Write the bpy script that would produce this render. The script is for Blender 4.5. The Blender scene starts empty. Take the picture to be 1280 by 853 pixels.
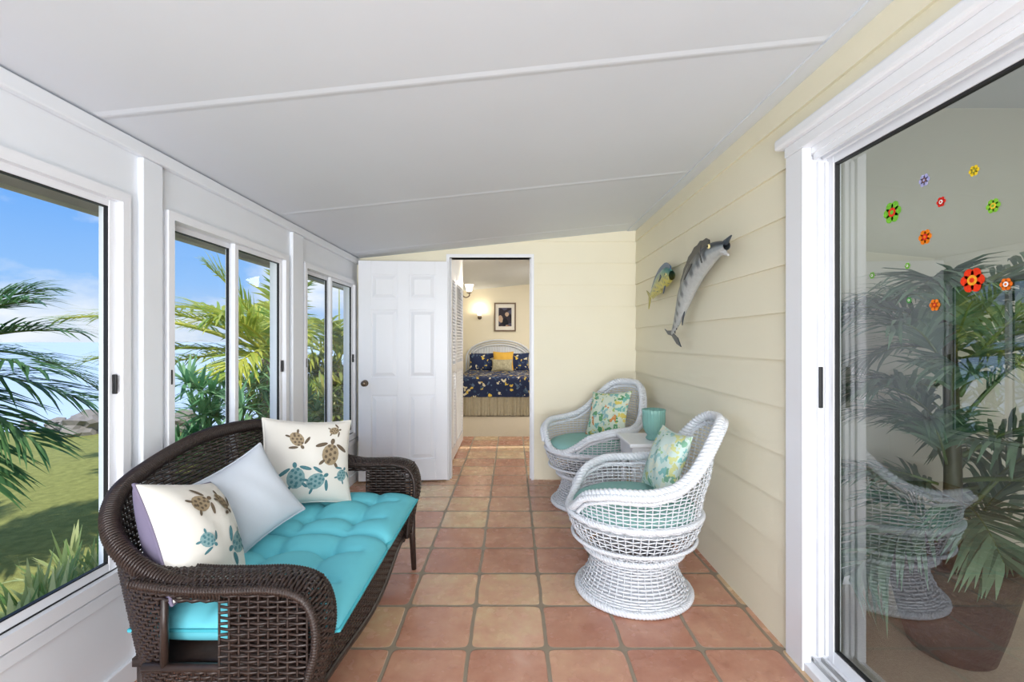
import bpy, math, random
import numpy as np
from mathutils import Vector, Matrix
random.seed(7); rng=np.random.default_rng(7)
scene=bpy.context.scene
try: scene.view_settings.view_transform='Standard'
except Exception: pass

def srgb(r,g,b):
    f=lambda c:(c/255/12.92) if c/255<=.04045 else ((c/255+.055)/1.055)**2.4
    return (f(r),f(g),f(b),1)
def arr(c): return np.array(c[:3])
# ------------------------------------------------------------ materials
def mat(name,col=(.8,.8,.8,1),rough=.5,metal=0,noise=.06,nscale=8,bump=0,bscale=120,attr=False,transl=0,spec=.5,emit=None,stretch=(1,1,1)):
    m=bpy.data.materials.new(name); m.use_nodes=True
    nt=m.node_tree; N=nt.nodes; L=nt.links; b=N['Principled BSDF']; out=N['Material Output']
    tc=N.new('ShaderNodeTexCoord'); mp=N.new('ShaderNodeMapping'); mp.inputs['Scale'].default_value=stretch
    L.new(tc.outputs['Object'],mp.inputs[0])
    nz=N.new('ShaderNodeTexNoise'); nz.inputs['Scale'].default_value=nscale; nz.inputs['Detail'].default_value=4
    L.new(mp.outputs[0],nz.inputs['Vector'])
    mr=N.new('ShaderNodeMapRange'); mr.inputs['To Min'].default_value=1-noise*2; mr.inputs['To Max'].default_value=1+noise*2*.6
    L.new(nz.outputs['Fac'],mr.inputs['Value'])
    vm=N.new('ShaderNodeVectorMath'); vm.operation='SCALE'
    if attr:
        a=N.new('ShaderNodeAttribute'); a.attribute_name='Col'; L.new(a.outputs['Color'],vm.inputs[0])
    else: vm.inputs[0].default_value=col[:3]
    L.new(mr.outputs[0],vm.inputs['Scale'])
    L.new(vm.outputs[0],b.inputs['Base Color'])
    b.inputs['Roughness'].default_value=rough; b.inputs['Metallic'].default_value=metal
    b.inputs['Specular IOR Level'].default_value=spec
    if bump:
        n2=N.new('ShaderNodeTexNoise'); n2.inputs['Scale'].default_value=bscale; n2.inputs['Detail'].default_value=3
        L.new(mp.outputs[0],n2.inputs['Vector'])
        bp=N.new('ShaderNodeBump'); bp.inputs['Strength'].default_value=bump; bp.inputs['Distance'].default_value=.01
        L.new(n2.outputs['Fac'],bp.inputs['Height']); L.new(bp.outputs[0],b.inputs['Normal'])
    if emit:
        b.inputs['Emission Color'].default_value=emit[0]; b.inputs['Emission Strength'].default_value=emit[1]
    if transl:
        t=N.new('ShaderNodeBsdfTranslucent'); L.new(vm.outputs[0],t.inputs['Color'])
        mx=N.new('ShaderNodeMixShader'); mx.inputs[0].default_value=transl
        L.new(b.outputs[0],mx.inputs[1]); L.new(t.outputs[0],mx.inputs[2]); L.new(mx.outputs[0],out.inputs[0])
    return m
def glassmat(name,tint,refl,k=.8):
    m=bpy.data.materials.new(name); m.use_nodes=True; nt=m.node_tree; N=nt.nodes; L=nt.links
    N.remove(N['Principled BSDF']); out=N['Material Output']
    t=N.new('ShaderNodeBsdfTransparent'); t.inputs[0].default_value=tint
    g=N.new('ShaderNodeBsdfGlossy'); g.inputs['Roughness'].default_value=.0; g.inputs['Color'].default_value=(.95,.97,1,1)
    lw=N.new('ShaderNodeLayerWeight'); lw.inputs[0].default_value=.5
    pw=N.new('ShaderNodeMath'); pw.operation='POWER'; pw.inputs[1].default_value=4.5; L.new(lw.outputs['Facing'],pw.inputs[0])
    ad=N.new('ShaderNodeMath'); ad.operation='MULTIPLY_ADD'; ad.inputs[1].default_value=k; ad.inputs[2].default_value=refl; ad.use_clamp=True
    L.new(pw.outputs[0],ad.inputs[0])
    mx=N.new('ShaderNodeMixShader'); L.new(ad.outputs[0],mx.inputs[0]); L.new(t.outputs[0],mx.inputs[1]); L.new(g.outputs[0],mx.inputs[2]); L.new(mx.outputs[0],out.inputs[0])
    return m
def spotmat(name,base,cols,scale=14,thresh=.35,rough=.8):
    m=bpy.data.materials.new(name); m.use_nodes=True; nt=m.node_tree; N=nt.nodes; L=nt.links; b=N['Principled BSDF']
    tc=N.new('ShaderNodeTexCoord'); nz=N.new('ShaderNodeTexNoise'); nz.inputs['Scale'].default_value=scale*.9
    L.new(tc.outputs['Object'],nz.inputs['Vector'])
    mixv=N.new('ShaderNodeMix'); mixv.data_type='RGBA'; mixv.inputs[0].default_value=.13
    L.new(tc.outputs['Object'],mixv.inputs[6]); L.new(nz.outputs['Color'],mixv.inputs[7])
    v=N.new('ShaderNodeTexVoronoi'); v.inputs['Scale'].default_value=scale; L.new(mixv.outputs[2],v.inputs['Vector'])
    cr=N.new('ShaderNodeValToRGB'); cr.color_ramp.interpolation='CONSTANT'
    sp=N.new('ShaderNodeSeparateColor'); L.new(v.outputs['Color'],sp.inputs[0]); L.new(sp.outputs[0],cr.inputs[0])
    e=cr.color_ramp.elements; e[0].color=cols[0]; e[0].position=0; e[1].color=cols[-1]; e[1].position=(len(cols)-1)/len(cols)
    for i in range(1,len(cols)-1):
        q=e.new(i/len(cols)); q.color=cols[i]
    lt=N.new('ShaderNodeMath'); lt.operation='LESS_THAN'; lt.inputs[1].default_value=thresh; L.new(v.outputs['Distance'],lt.inputs[0])
    mx=N.new('ShaderNodeMix'); mx.data_type='RGBA'; L.new(lt.outputs[0],mx.inputs[0]); mx.inputs[6].default_value=base; L.new(cr.outputs[0],mx.inputs[7])
    L.new(mx.outputs[2],b.inputs['Base Color']); b.inputs['Roughness'].default_value=rough; b.inputs['Specular IOR Level'].default_value=.2
    return m

def tilemat():
    m=bpy.data.materials.new('saltillo_tile'); m.use_nodes=True; nt=m.node_tree; N=nt.nodes; L=nt.links; b=N['Principled BSDF']
    def math_(op,a=None,b_=None,c=None,clamp=False):
        n=N.new('ShaderNodeMath'); n.operation=op; n.use_clamp=clamp
        for i,x in enumerate((a,b_,c)):
            if x is None: continue
            if isinstance(x,(int,float)): n.inputs[i].default_value=x
            else: L.new(x,n.inputs[i])
        return n.outputs[0]
    tc=N.new('ShaderNodeTexCoord'); s=N.new('ShaderNodeSeparateXYZ'); L.new(tc.outputs['Object'],s.inputs[0])
    wn=N.new('ShaderNodeTexNoise'); wn.inputs['Scale'].default_value=5; L.new(tc.outputs['Object'],wn.inputs['Vector'])
    wob=math_('MULTIPLY',math_('SUBTRACT',wn.outputs['Fac'],.5),.05)
    ux=math_('ADD',math_('DIVIDE',math_('SUBTRACT',s.outputs[0],.143-.321*20),.321),wob)
    uy=math_('ADD',math_('DIVIDE',math_('SUBTRACT',s.outputs[1],2.308-.321*20),.321),wob)
    fx=math_('ABSOLUTE',math_('SUBTRACT',math_('FRACT',ux),.5)); fy=math_('ABSOLUTE',math_('SUBTRACT',math_('FRACT',uy),.5))
    d=math_('POWER',math_('ADD',math_('POWER',fx,14),math_('POWER',fy,14)),1/14)
    g=N.new('ShaderNodeMapRange'); g.inputs['From Min'].default_value=.470; g.inputs['From Max'].default_value=.482; L.new(d,g.inputs['Value'])
    cb=N.new('ShaderNodeCombineXYZ'); L.new(math_('FLOOR',ux),cb.inputs[0]); L.new(math_('FLOOR',uy),cb.inputs[1])
    w=N.new('ShaderNodeTexWhiteNoise'); L.new(cb.outputs[0],w.inputs['Vector'])
    n1=N.new('ShaderNodeTexNoise'); n1.inputs['Scale'].default_value=6; n1.inputs['Detail'].default_value=7; n1.inputs['Roughness'].default_value=.7
    L.new(tc.outputs['Object'],n1.inputs['Vector'])
    mixf=math_('ADD',math_('MULTIPLY',math_('POWER',w.outputs['Value'],1.2),.8),math_('MULTIPLY',math_('SUBTRACT',n1.outputs['Fac'],.46),1.3))
    cr=N.new('ShaderNodeValToRGB'); L.new(mixf,cr.inputs[0]); e=cr.color_ramp.elements
    e[0].position=0; e[0].color=srgb(180,124,102); e[1].position=1; e[1].color=srgb(220,200,160)
    q=e.new(.28); q.color=srgb(196,144,120); q=e.new(.5); q.color=srgb(205,158,130); q=e.new(.7); q.color=srgb(211,174,138)
    mx=N.new('ShaderNodeMix'); mx.data_type='RGBA'; L.new(g.outputs[0],mx.inputs[0]); L.new(cr.outputs[0],mx.inputs[6]); mx.inputs[7].default_value=srgb(148,134,116)
    L.new(mx.outputs[2],b.inputs['Base Color'])
    n2=N.new('ShaderNodeTexNoise'); n2.inputs['Scale'].default_value=14; L.new(tc.outputs['Object'],n2.inputs['Vector'])
    L.new(math_('ADD',math_('MULTIPLY',n2.outputs['Fac'],.3),math_('MULTIPLY_ADD',g.outputs[0],.4,.10)),b.inputs['Roughness'])
    bp=N.new('ShaderNodeBump'); bp.inputs['Strength'].default_value=.4; bp.inputs['Distance'].default_value=.006
    L.new(math_('ADD',math_('SUBTRACT',1,g.outputs[0]),math_('MULTIPLY',n2.outputs['Fac'],.35)),bp.inputs['Height']); L.new(bp.outputs[0],b.inputs['Normal'])
    return m

M={}
M['tile']=tilemat()
M['white']=mat('white_paint',srgb(232,236,242),.45,noise=.01)
M['whitetrim']=mat('white_trim',srgb(236,238,243),.35,noise=.01)
M['ceil']=mat('ceiling_paint',srgb(221,226,233),.6,noise=.015,nscale=3)
M['cream']=mat('cream_siding_paint',srgb(240,233,209),.55,noise=.015,nscale=3,bump=.05,bscale=60)
M['bedwall']=mat('bedroom_paint',srgb(238,230,208),.7,noise=.01)
M['intwall']=mat('interior_paint',srgb(206,204,192),.8,noise=.01)
M['carpet']=mat('carpet_beige',srgb(200,188,170),.95,noise=.12,nscale=90,bump=.6,bscale=250,spec=.1)
M['black']=mat('black_rubber',srgb(25,25,27),.5)
M['glass']=glassmat('window_glass',(.96,.98,.975,1),0.01,.4)
M['dglass']=glassmat('sliding_glass',(.76,.80,.79,1),.15)
M['dark_wicker']=mat('dark_wicker',srgb(56,43,38),.38,noise=.35,nscale=60)
M['white_wicker']=mat('white_wicker',srgb(224,228,234),.45,noise=.03,nscale=40)
M['turq']=mat('turquoise_canvas',srgb(110,203,218),.8,noise=.03,nscale=12,bump=.08,bscale=900,spec=.2)
M['turqpipe']=mat('turquoise_piping',srgb(80,184,200),.8,spec=.2)
M['pcream']=mat('pillow_cream',srgb(230,226,218),.9,noise=.02,bump=.08,bscale=500,spec=.1)
M['ppurple']=mat('pillow_purple',srgb(124,116,138),.9,noise=.03,spec=.1)
M['pgray']=mat('pillow_pale_blue',srgb(200,207,216),.85,noise=.02,bump=.1,bscale=400,spec=.1)
M['attr']=mat('printed_fabric',rough=.85,attr=True,noise=.15,nscale=120,spec=.1)
M['fish']=mat('fish_lacquer',rough=.3,attr=True,noise=.12,nscale=40)
M['leaf']=mat('palm_leaf',rough=.4,attr=True,noise=.1,transl=.4)
M['leaf_in']=mat('indoor_palm_leaf',rough=.45,attr=True,noise=.1,transl=.1)
M['teal_seat']=mat('teal_seat_fabric',srgb(150,196,190),.85,noise=.06,nscale=10,spec=.2)
M['floral']=spotmat('tropical_print',srgb(216,226,206),[srgb(96,156,104),srgb(222,206,110),srgb(130,190,180),srgb(170,196,120),srgb(218,150,90),srgb(120,176,150),srgb(228,228,206),srgb(150,190,190),srgb(110,165,120)],scale=22,thresh=.5)
M['floralb']=spotmat('tropical_print_pale',srgb(206,224,216),[srgb(130,178,150),srgb(210,214,150),srgb(140,194,190),srgb(170,204,160),srgb(160,200,196),srgb(222,228,210)],scale=22,thresh=.5)
M['navy']=spotmat('navy_floral',srgb(42,52,84),[srgb(226,196,90),srgb(90,110,140),srgb(214,206,180),srgb(60,80,110)],scale=14,thresh=.36)
M['gold']=mat('gold_fabric',srgb(226,180,84),.85,spec=.1)
M['stripe']=mat('stripe_fabric',srgb(186,178,150),.85,noise=.35,nscale=30,stretch=(1,1,4),spec=.1)
M['skirt']=mat('bed_skirt_linen',srgb(196,186,164),.9,noise=.1,nscale=25,spec=.1)
M['bronze']=mat('bronze',srgb(120,105,90),.3,metal=.8)
M['chrome']=mat('nickel',srgb(180,180,180),.25,metal=.9)
M['lampglass']=mat('frosted_lamp_glass',srgb(250,245,230),.3,emit=((1,.9,.72,1),2.2))
M['wood']=mat('frame_wood',srgb(120,100,80),.5,noise=.2,stretch=(1,1,8))
M['pic']=spotmat('painting_print',srgb(60,56,66),[srgb(150,110,90),srgb(90,90,110),srgb(40,40,50),srgb(196,170,150)],scale=7,thresh=.5)
M['matte']=mat('picture_mat',srgb(238,234,226),.8)
M['grass']=mat('lawn_grass',srgb(146,148,88),.95,noise=.28,nscale=14,bump=.6,bscale=70,spec=.05)
M['gravel']=mat('garden_gravel',srgb(186,152,124),.95,noise=.5,nscale=35,bump=.8,bscale=40,spec=.1)
M['rock']=mat('shore_rock',srgb(160,152,146),.9,noise=.35,nscale=3,bump=.9,bscale=8)
M['sea']=mat('sea_water',srgb(190,208,224),.5,noise=.05,nscale=.3,bump=.2,bscale=3)
M['trunk']=mat('palm_trunk',srgb(150,128,100),.9,noise=.3,nscale=20,bump=.6,bscale=30)
M['eave']=mat('weathered_eave',srgb(196,190,178),.8,noise=.3,nscale=9,stretch=(1,.3,1))
M['pot']=mat('dark_rattan_pot',srgb(70,62,58),.5,noise=.3,nscale=40,bump=.6,bscale=60)
M['tealglass']=mat('teal_glass',srgb(160,212,203),.12,noise=.05,transl=.35)
M['wax']=mat('candle_wax',srgb(235,228,205),.6)
M['edge']=mat('plastic_edging',srgb(30,30,30),.6)

# ------------------------------------------------------------ mesh helpers
class MB:
    def __init__(s): s.V=[];s.F=[];s.C=[];s.n=0
    def add(s,v,f,col=None):
        v=np.asarray(v,float).reshape(-1,3); n=s.n
        s.V.append(v); s.F.extend([[int(i)+n for i in q] for q in f])
        c=np.ones((len(v),4))
        if col is not None: c[:,:3]=np.asarray(col)[...,:3] if np.ndim(col)>1 else arr(col)
        s.C.append(c); s.n+=len(v)
    def obj(s,name,m,parent=None,smooth=True,mtx=None,clip=None):
        me=bpy.data.meshes.new(name); V=np.concatenate(s.V)
        if clip is not None: V=np.clip(V,clip[0],clip[1])
        me.from_pydata(V.tolist(),[],s.F); me.update()
        ca=me.color_attributes.new('Col','FLOAT_COLOR','POINT'); ca.data.foreach_set('color',np.concatenate(s.C).ravel())
        if smooth: me.polygons.foreach_set('use_smooth',[True]*len(me.polygons))
        o=bpy.data.objects.new(name,me); scene.collection.objects.link(o); me.materials.append(M[m] if isinstance(m,str) else m)
        if mtx is not None: o.matrix_world=mtx
        if parent: o.parent=parent
        return o
def empty(name,loc=(0,0,0),rz=0):
    e=bpy.data.objects.new(name,None); scene.collection.objects.link(e); e.location=loc; e.rotation_euler=(0,0,rz); e.empty_display_size=.1; return e
BF=[(0,3,2,1),(4,5,6,7),(0,1,5,4),(1,2,6,5),(2,3,7,6),(3,0,4,7)]
def boxv(x0,x1,y0,y1,z0,z1): return [(x0,y0,z0),(x1,y0,z0),(x1,y1,z0),(x0,y1,z0),(x0,y0,z1),(x1,y0,z1),(x1,y1,z1),(x0,y1,z1)]
def box(name,x0,x1,y0,y1,z0,z1,m,parent=None,bev=0):
    b=MB(); b.add(boxv(x0,x1,y0,y1,z0,z1),BF); o=b.obj(name,m,parent,smooth=False)
    if bev:
        md=o.modifiers.new('b','BEVEL'); md.width=bev; md.segments=2
    return o
def paneX(name,x,y0,y1,z0,z1,m,parent):
    b=MB(); b.add([(x,y0,z0),(x,y1,z0),(x,y1,z1),(x,y0,z1)],[(0,1,2,3)]); return b.obj(name,m,parent,smooth=False)
def grid(mb,P,cu=False,cv=False,col=None):
    P=np.asarray(P); n,m=P.shape[:2]; F=[]
    for i in range(n if cu else n-1):
        for j in range(m if cv else m-1):
            i2=(i+1)%n; j2=(j+1)%m; F.append((i*m+j,i2*m+j,i2*m+j2,i*m+j2))
    if col is not None and np.ndim(col)>1: col=np.asarray(col).reshape(-1,3)
    mb.add(P.reshape(-1,3),F,col)
def catmull(K,n,closed=False):
    K=np.asarray(K,float); N=len(K); out=[]
    ts=np.linspace(0,N if closed else N-1,n,endpoint=not closed)
    for t in ts:
        i=int(min(math.floor(t),N-1 if closed else N-2)); f=t-i
        if closed: p=[K[(i-1)%N],K[i%N],K[(i+1)%N],K[(i+2)%N]]
        else: p=[K[max(i-1,0)],K[i],K[i+1],K[min(i+2,N-1)]]
        out.append(.5*((2*p[1])+(-p[0]+p[2])*f+(2*p[0]-5*p[1]+4*p[2]-p[3])*f*f+(-p[0]+3*p[1]-3*p[2]+p[3])*f**3))
    return np.array(out)
def frames(P):
    T=np.gradient(P,axis=0); T/=np.linalg.norm(T,axis=1)[:,None]+1e-12
    ref=np.array([0,0,1.]) if abs(T[0][2])<.9 else np.array([1.,0,0])
    n=ref-T[0]*np.dot(ref,T[0]); n/=np.linalg.norm(n); Ns=[]
    for t in T:
        n=n-t*np.dot(n,t); n/=np.linalg.norm(n)+1e-12; Ns.append(n)
    Ns=np.array(Ns); return T,Ns,np.cross(T,Ns)
def tube(mb,P,r,sides=8,N=None,w=None,col=None,caps=True):
    P=np.asarray(P,float); n=len(P)
    if n<2: return
    if N is None: T,N,B=frames(P)
    else:
        T=np.gradient(P,axis=0); T/=np.linalg.norm(T,axis=1)[:,None]+1e-12; B=np.cross(T,N); B/=np.linalg.norm(B,axis=1)[:,None]+1e-12
    r=np.broadcast_to(np.asarray(r,float),(n,)); w=r if w is None else np.broadcast_to(np.asarray(w,float),(n,))
    a=np.arange(sides)*2*math.pi/sides
    V=P[:,None,:]+N[:,None,:]*(r[:,None]*np.cos(a))[:,:,None]+B[:,None,:]*(w[:,None]*np.sin(a))[:,:,None]
    F=[]
    for i in range(n-1):
        for k in range(sides):
            k2=(k+1)%sides; F.append((i*sides+k,i*sides+k2,(i+1)*sides+k2,(i+1)*sides+k))
    if caps: F.append(tuple(range(sides))[::-1]); F.append(tuple((n-1)*sides+k for k in range(sides)))
    mb.add(V.reshape(-1,3),F,col)
def resample(P,n):
    d=np.r_[0,np.cumsum(np.linalg.norm(np.diff(P,axis=0),axis=1))]; t=np.linspace(0,d[-1],n)
    return np.stack([np.interp(t,d,P[:,k]) for k in range(3)],1),d[-1]
def coil(mb,P,R,r,pitch,ns=8,core=True):
    _,L=resample(P,10); turns=L/pitch; n=int(turns*ns)+2; Q,_=resample(P,n); T,N,B=frames(Q); ph=np.arange(n)*2*math.pi/ns
    H=Q+R*(N*np.cos(ph)[:,None]+B*np.sin(ph)[:,None]); rad=N*np.cos(ph)[:,None]+B*np.sin(ph)[:,None]
    tube(mb,H,r,4,N=rad,w=r)
    if core: tube(mb,resample(P,max(12,int(L/.02)))[0],R,8)
def rope(mb,P,R,r,strands=3,pitch=.09):
    _,L=resample(P,10); n=int(L/pitch*12)+4; Q,_=resample(P,n); T,N,B=frames(Q)
    s=np.linspace(0,L/pitch*2*math.pi,n)
    for k in range(strands):
        ph=s+k*2*math.pi/strands; tube(mb,Q+R*(N*np.cos(ph)[:,None]+B*np.sin(ph)[:,None]),r,6)
def shell(mb,S,Top,s0,s1,nst,z0,dz,r=.003,w=.006,amp=.004,mask=None,z1=None,closed=False):
    sv=np.linspace(s0,s1,nst*2+1); top=Top(sv)
    def nrm(s,z):
        e=1e-3; a=S(s+e,z)-S(s-e,z); b=S(s,z+e)-S(s,z-e); n=np.cross(a,b); return n/(np.linalg.norm(n,axis=1)[:,None]+1e-12)
    zm=top.max(); k=0; z=z0
    while z<=zm:
        zz=np.full_like(sv,z); ok=zz<=top
        if mask is not None: ok&=~mask(sv,zz)
        P=S(sv,zz); N=nrm(sv,zz); P=P+N*(amp*np.cos(np.pi*np.arange(len(sv))/2+np.pi*k))[:,None]
        i=0
        while i<len(sv):
            if ok[i]:
                j=i
                while j+1<len(sv) and ok[j+1]: j+=1
                if j-i>=2: tube(mb,P[i:j+1],r,4,N=N[i:j+1],w=w,caps=False)
                i=j+1
            else: i+=1
        z+=dz; k+=1
    for i in range(0,len(sv),2):
        nz=max(4,int((top[i]-z0)/.04)); zs=np.linspace(z0,top[i],nz); ss=np.full_like(zs,sv[i])
        ok=np.ones(nz,bool)
        if mask is not None: ok=~mask(ss,zs)
        P=S(ss,zs); N=nrm(ss,zs); a=0
        while a<nz:
            if ok[a]:
                b=a
                while b+1<nz and ok[b+1]: b+=1
                if b-a>=1: tube(mb,P[a:b+1],r,4,N=N[a:b+1],w=r*1.3,caps=False)
                a=b+1
            else: a+=1
def weave(mb,S,nu,nv,r=.003,w=.006,amp=.004):
    u=np.linspace(0,1,nu*2+1)
    def nrm(u,v):
        e=1e-3; a=S(u+e,v)-S(u-e,v); b=S(u,v+e)-S(u,v-e); n=np.cross(a,b); return n/(np.linalg.norm(n,axis=1)[:,None]+1e-12)
    for j in range(nv):
        v=np.full_like(u,(j+.5)/nv); N=nrm(u,v); P=S(u,v)+N*(amp*np.cos(np.pi*np.arange(len(u))/2+np.pi*j))[:,None]
        tube(mb,P,r,4,N=N,w=w,caps=False)
    for i in range(nu+1):
        v=np.linspace(0,1,12); uu=np.full_like(v,i/nu); tube(mb,S(uu,v),r,4,N=nrm(uu,v),w=r*1.3,caps=False)
def lathe(mb,prof,n=32,c=(0,0,0),rib=0,nr=0,col=None):
    prof=np.asarray(prof,float); a=np.arange(n)*2*math.pi/n
    R=prof[:,0][:,None]*(1+rib*np.cos(a*nr))[None,:]
    P=np.stack([c[0]+R*np.cos(a),c[1]+R*np.sin(a),c[2]+np.repeat(prof[:,1][:,None],n,1)],-1); grid(mb,P[::-1],cv=True,col=col)

# ------------------------------------------------------------ room shell
XL,XR,YF,H=-1.43,1.15,4.42,1.28
zc=lambda x:2.04+(x-XL)*.1047
box('floor',XL-.12,XR+.14,-2.6,6.4,-.1,0,'tile')
def slab(name,x0,x1,y0,y1,off,th,m,parent=None,ch=0):
    b=MB(); b.add([(x0,y0+ch,zc(x0)+off),(x1,y0+ch,zc(x1)+off),(x1,y1-ch,zc(x1)+off),(x0,y1-ch,zc(x0)+off),(x0,y0,zc(x0)+off+th),(x1,y0,zc(x1)+off+th),(x1,y1,zc(x1)+off+th),(x0,y1,zc(x0)+off+th)],BF)
    return b.obj(name,m,parent,smooth=False)
ceil=slab('ceiling',-1.86,1.42,-2.6,4.56,0,.09,'ceil')
for i,y in enumerate((-.9,.36,1.62,2.88,4.14)):
    slab(f'seam_{i}',XL+.03,XR-.09,y-.030,y+.030,-.003,.0035,'ceil',ceil,ch=.025)
slab('edge_trim',XR-.085,XR-.004,-2.5,YF-.01,-.008,.009,'ceil',ceil)
def clipz(x,z,flat=None): return min(z,zc(x)+.01)
def siding(name,axis,plane,ranges,sgn,parent):
    mb=MB(); bh=.2
    for (a0,a1,z0,z1) in ranges:
        n=max(1,int((a1-a0)/.25)) if axis=='x' else 1
        for i in range(n):
            p0=a0+(a1-a0)*i/n; p1=a0+(a1-a0)*(i+1)/n
            k=int(math.floor(z0/bh))
            while k*bh<z1:
                lo=max(z0,k*bh); hi=min(z1,(k+1)*bh)
                o=lambda z:plane+sgn*(.004+.013*(1-(z-k*bh)/bh))
                def pt(p,z,off):
                    return (p,off,clipz(p,z)) if axis=='x' else (off,p,clipz(XR,z))
                if (pt(p0,hi,0)[2]-pt(p0,lo,0)[2])>.001 or (pt(p1,hi,0)[2]-pt(p1,lo,0)[2])>.001:
                    mb.add([pt(p0,lo,o(lo)),pt(p1,lo,o(lo)),pt(p1,hi,o(hi)),pt(p0,hi,o(hi)),pt(p0,lo,plane),pt(p1,lo,plane)],[(0,1,2,3),(0,4,5,1)])
                k+=1
    return mb.obj(name,'cream',parent,smooth=False)
wr=box('wall_right',XR+.004,XR+.14,1.96,YF+.1,0,2.315,'cream')
siding('siding',"y",XR+.004,[(1.96,YF,0,2.33)],-1,wr)
wr2=box('header',XR+.004,XR+.14,-2.6,1.96,2.06,2.315,'cream',wr)
siding('siding_header',"y",XR+.004,[(-2.6,1.96,2.06,2.33)],-1,wr)
ox0,ox1,oz=-.575,.177,2.05
wf=box('wall_far',ox1,XR+.14,YF+.004,YF+.1,0,2.2,'cream')
box('wall_part',XL-.1,ox0,YF+.004,YF+.1,0,2.03,'cream',wf)
b=MB(); 
for (x0,x1,z0) in ((ox0,ox1,oz),(ox1,XR+.14,2.2),(XL-.1,ox0,2.03)):
    b.add([(x0,YF+.004,z0),(x1,YF+.004,z0),(x1,YF+.1,z0),(x0,YF+.1,z0),(x0,YF+.004,zc(x0)+.02),(x1,YF+.004,zc(x1)+.02),(x1,YF+.1,zc(x1)+.02),(x0,YF+.1,zc(x0)+.02)],BF)
b.obj('wall_top','cream',wf,smooth=False)
siding('siding',"x",YF+.004,[(XL,ox0,0,oz),(ox1,XR,0,oz),(XL,XR,oz,2.34)],-1,wf)
tr=box('trim_1',ox0-.03,ox0,YF-.025,YF+.11,0,oz+.03,'whitetrim')
box('jamb_r',ox1,ox1+.025,YF-.025,YF+.11,0,oz+.03,'whitetrim',tr); box('head',ox0,ox1,YF-.025,YF+.11,oz,oz+.03,'whitetrim',tr)
box('stop_l',ox0,ox0+.012,YF+.02,YF+.105,0,oz,'whitetrim',tr); box('stop_r',ox1-.012,ox1,YF+.02,YF+.105,0,oz,'whitetrim',tr)

wl=box('wall_left',XL-.1,XL,-2.6,YF+.1,0,.41,'white')
box('header',XL-.1,XL,-2.6,YF+.1,1.82,2.05,'white',wl)
wins=[(-1.83,-.775),(-.545,.51),(.71,1.768),(1.963,3.018),(3.26,4.335)]
edges=[-2.6]+[e for w in wins for e in w]+[YF+.1]
for i in range(0,len(edges),2):
    box(f'post_{i}',XL-.1,XL,edges[i],edges[i+1],.41,1.82,'white',wl)
    c0,c1=edges[i],edges[i+1]
    if 0<i<10:
        box(f'post_board_{i}',XL-.001,XL+.022,c0+.055,c1-.035,.02,1.984,'white',wl,bev=.004)
box('crown',XL-.001,XL+.03,-2.5,YF-.002,1.985,2.035,'white',wl,bev=.006)
box('apron_line',XL-.001,XL+.012,-2.5,YF-.002,.355,.40,'white',wl,bev=.004)
box('baseboard_left',XL-.001,XL+.015,-2.5,YF-.002,.0,.09,'white',wl,bev=.004)
for i,(y0,y1) in enumerate(wins):
    w=empty(f'window_{i+1}'); z0,z1=.41,1.82; xa,xb=XL-.06,XL+.02
    for nm,a in (('frame_bottom',(y0+.035,y1-.035,z0,z0+.045)),('frame_top',(y0+.035,y1-.035,z1-.035,z1)),('frame_l',(y0,y0+.035,z0,z1)),('frame_r',(y1-.035,y1,z0,z1))):
        box(nm,xa,xb,*a,'whitetrim',w)
    ym=(y0+y1)/2
    for nm,(s0,s1),xo in (('sash_a',(y0+.035,ym+.02),XL-.045),('sash_b',(ym-.02,y1-.035),XL-.015)):
        st=.034
        box(nm+'_l',xo-.012,xo+.012,s0,s0+st,z0+.045,z1-.035,'whitetrim',w,bev=.002); box(nm+'_r',xo-.012,xo+.012,s1-st,s1,z0+.045,z1-.035,'whitetrim',w,bev=.002)
        box(nm+'_t',xo-.011,xo+.011,s0+st,s1-st,z1-.06,z1-.034,'whitetrim',w); box(nm+'_b',xo-.011,xo+.011,s0+st,s1-st,z0+.044,z0+.078,'whitetrim',w)
        g=.003
        for q in ((s0+st-.001,s0+st+g,z0+.078,z1-.06),(s1-st-g,s1-st+.001,z0+.078,z1-.06),(s0+st,s1-st,z1-.064,z1-.06),(s0+st,s1-st,z0+.078,z0+.082)):
            box('gasket',xo-.006,xo+.0085,*q,'black',w)
        paneX('glass_'+nm,xo,s0+st,s1-st,z0+.078,z1-.06,'glass',w)
    box('track',xb-.03,xb-.022,y0+.036,y1-.036,z0+.045,z0+.05,'black',w)
    box('latch',XL-.003,XL+.012,y1-.058,y1-.050,1.09,1.16,'black',w,bev=.002)
    if i!=2: box('latch_b',XL+.0,XL+.023,y0+.012,y0+.018,1.1,1.16,'black',w)
e=box('roof_eave',-1.90,-1.84,-2.6,10,1.85,1.99,'eave'); box('soffit_rafter',-1.84,-1.53,-2.6,4.5,1.955,1.975,'eave',e)
box('wall_back',XL-.1,XR+.3,-2.7,-2.6,0,2.4,'white')

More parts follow.
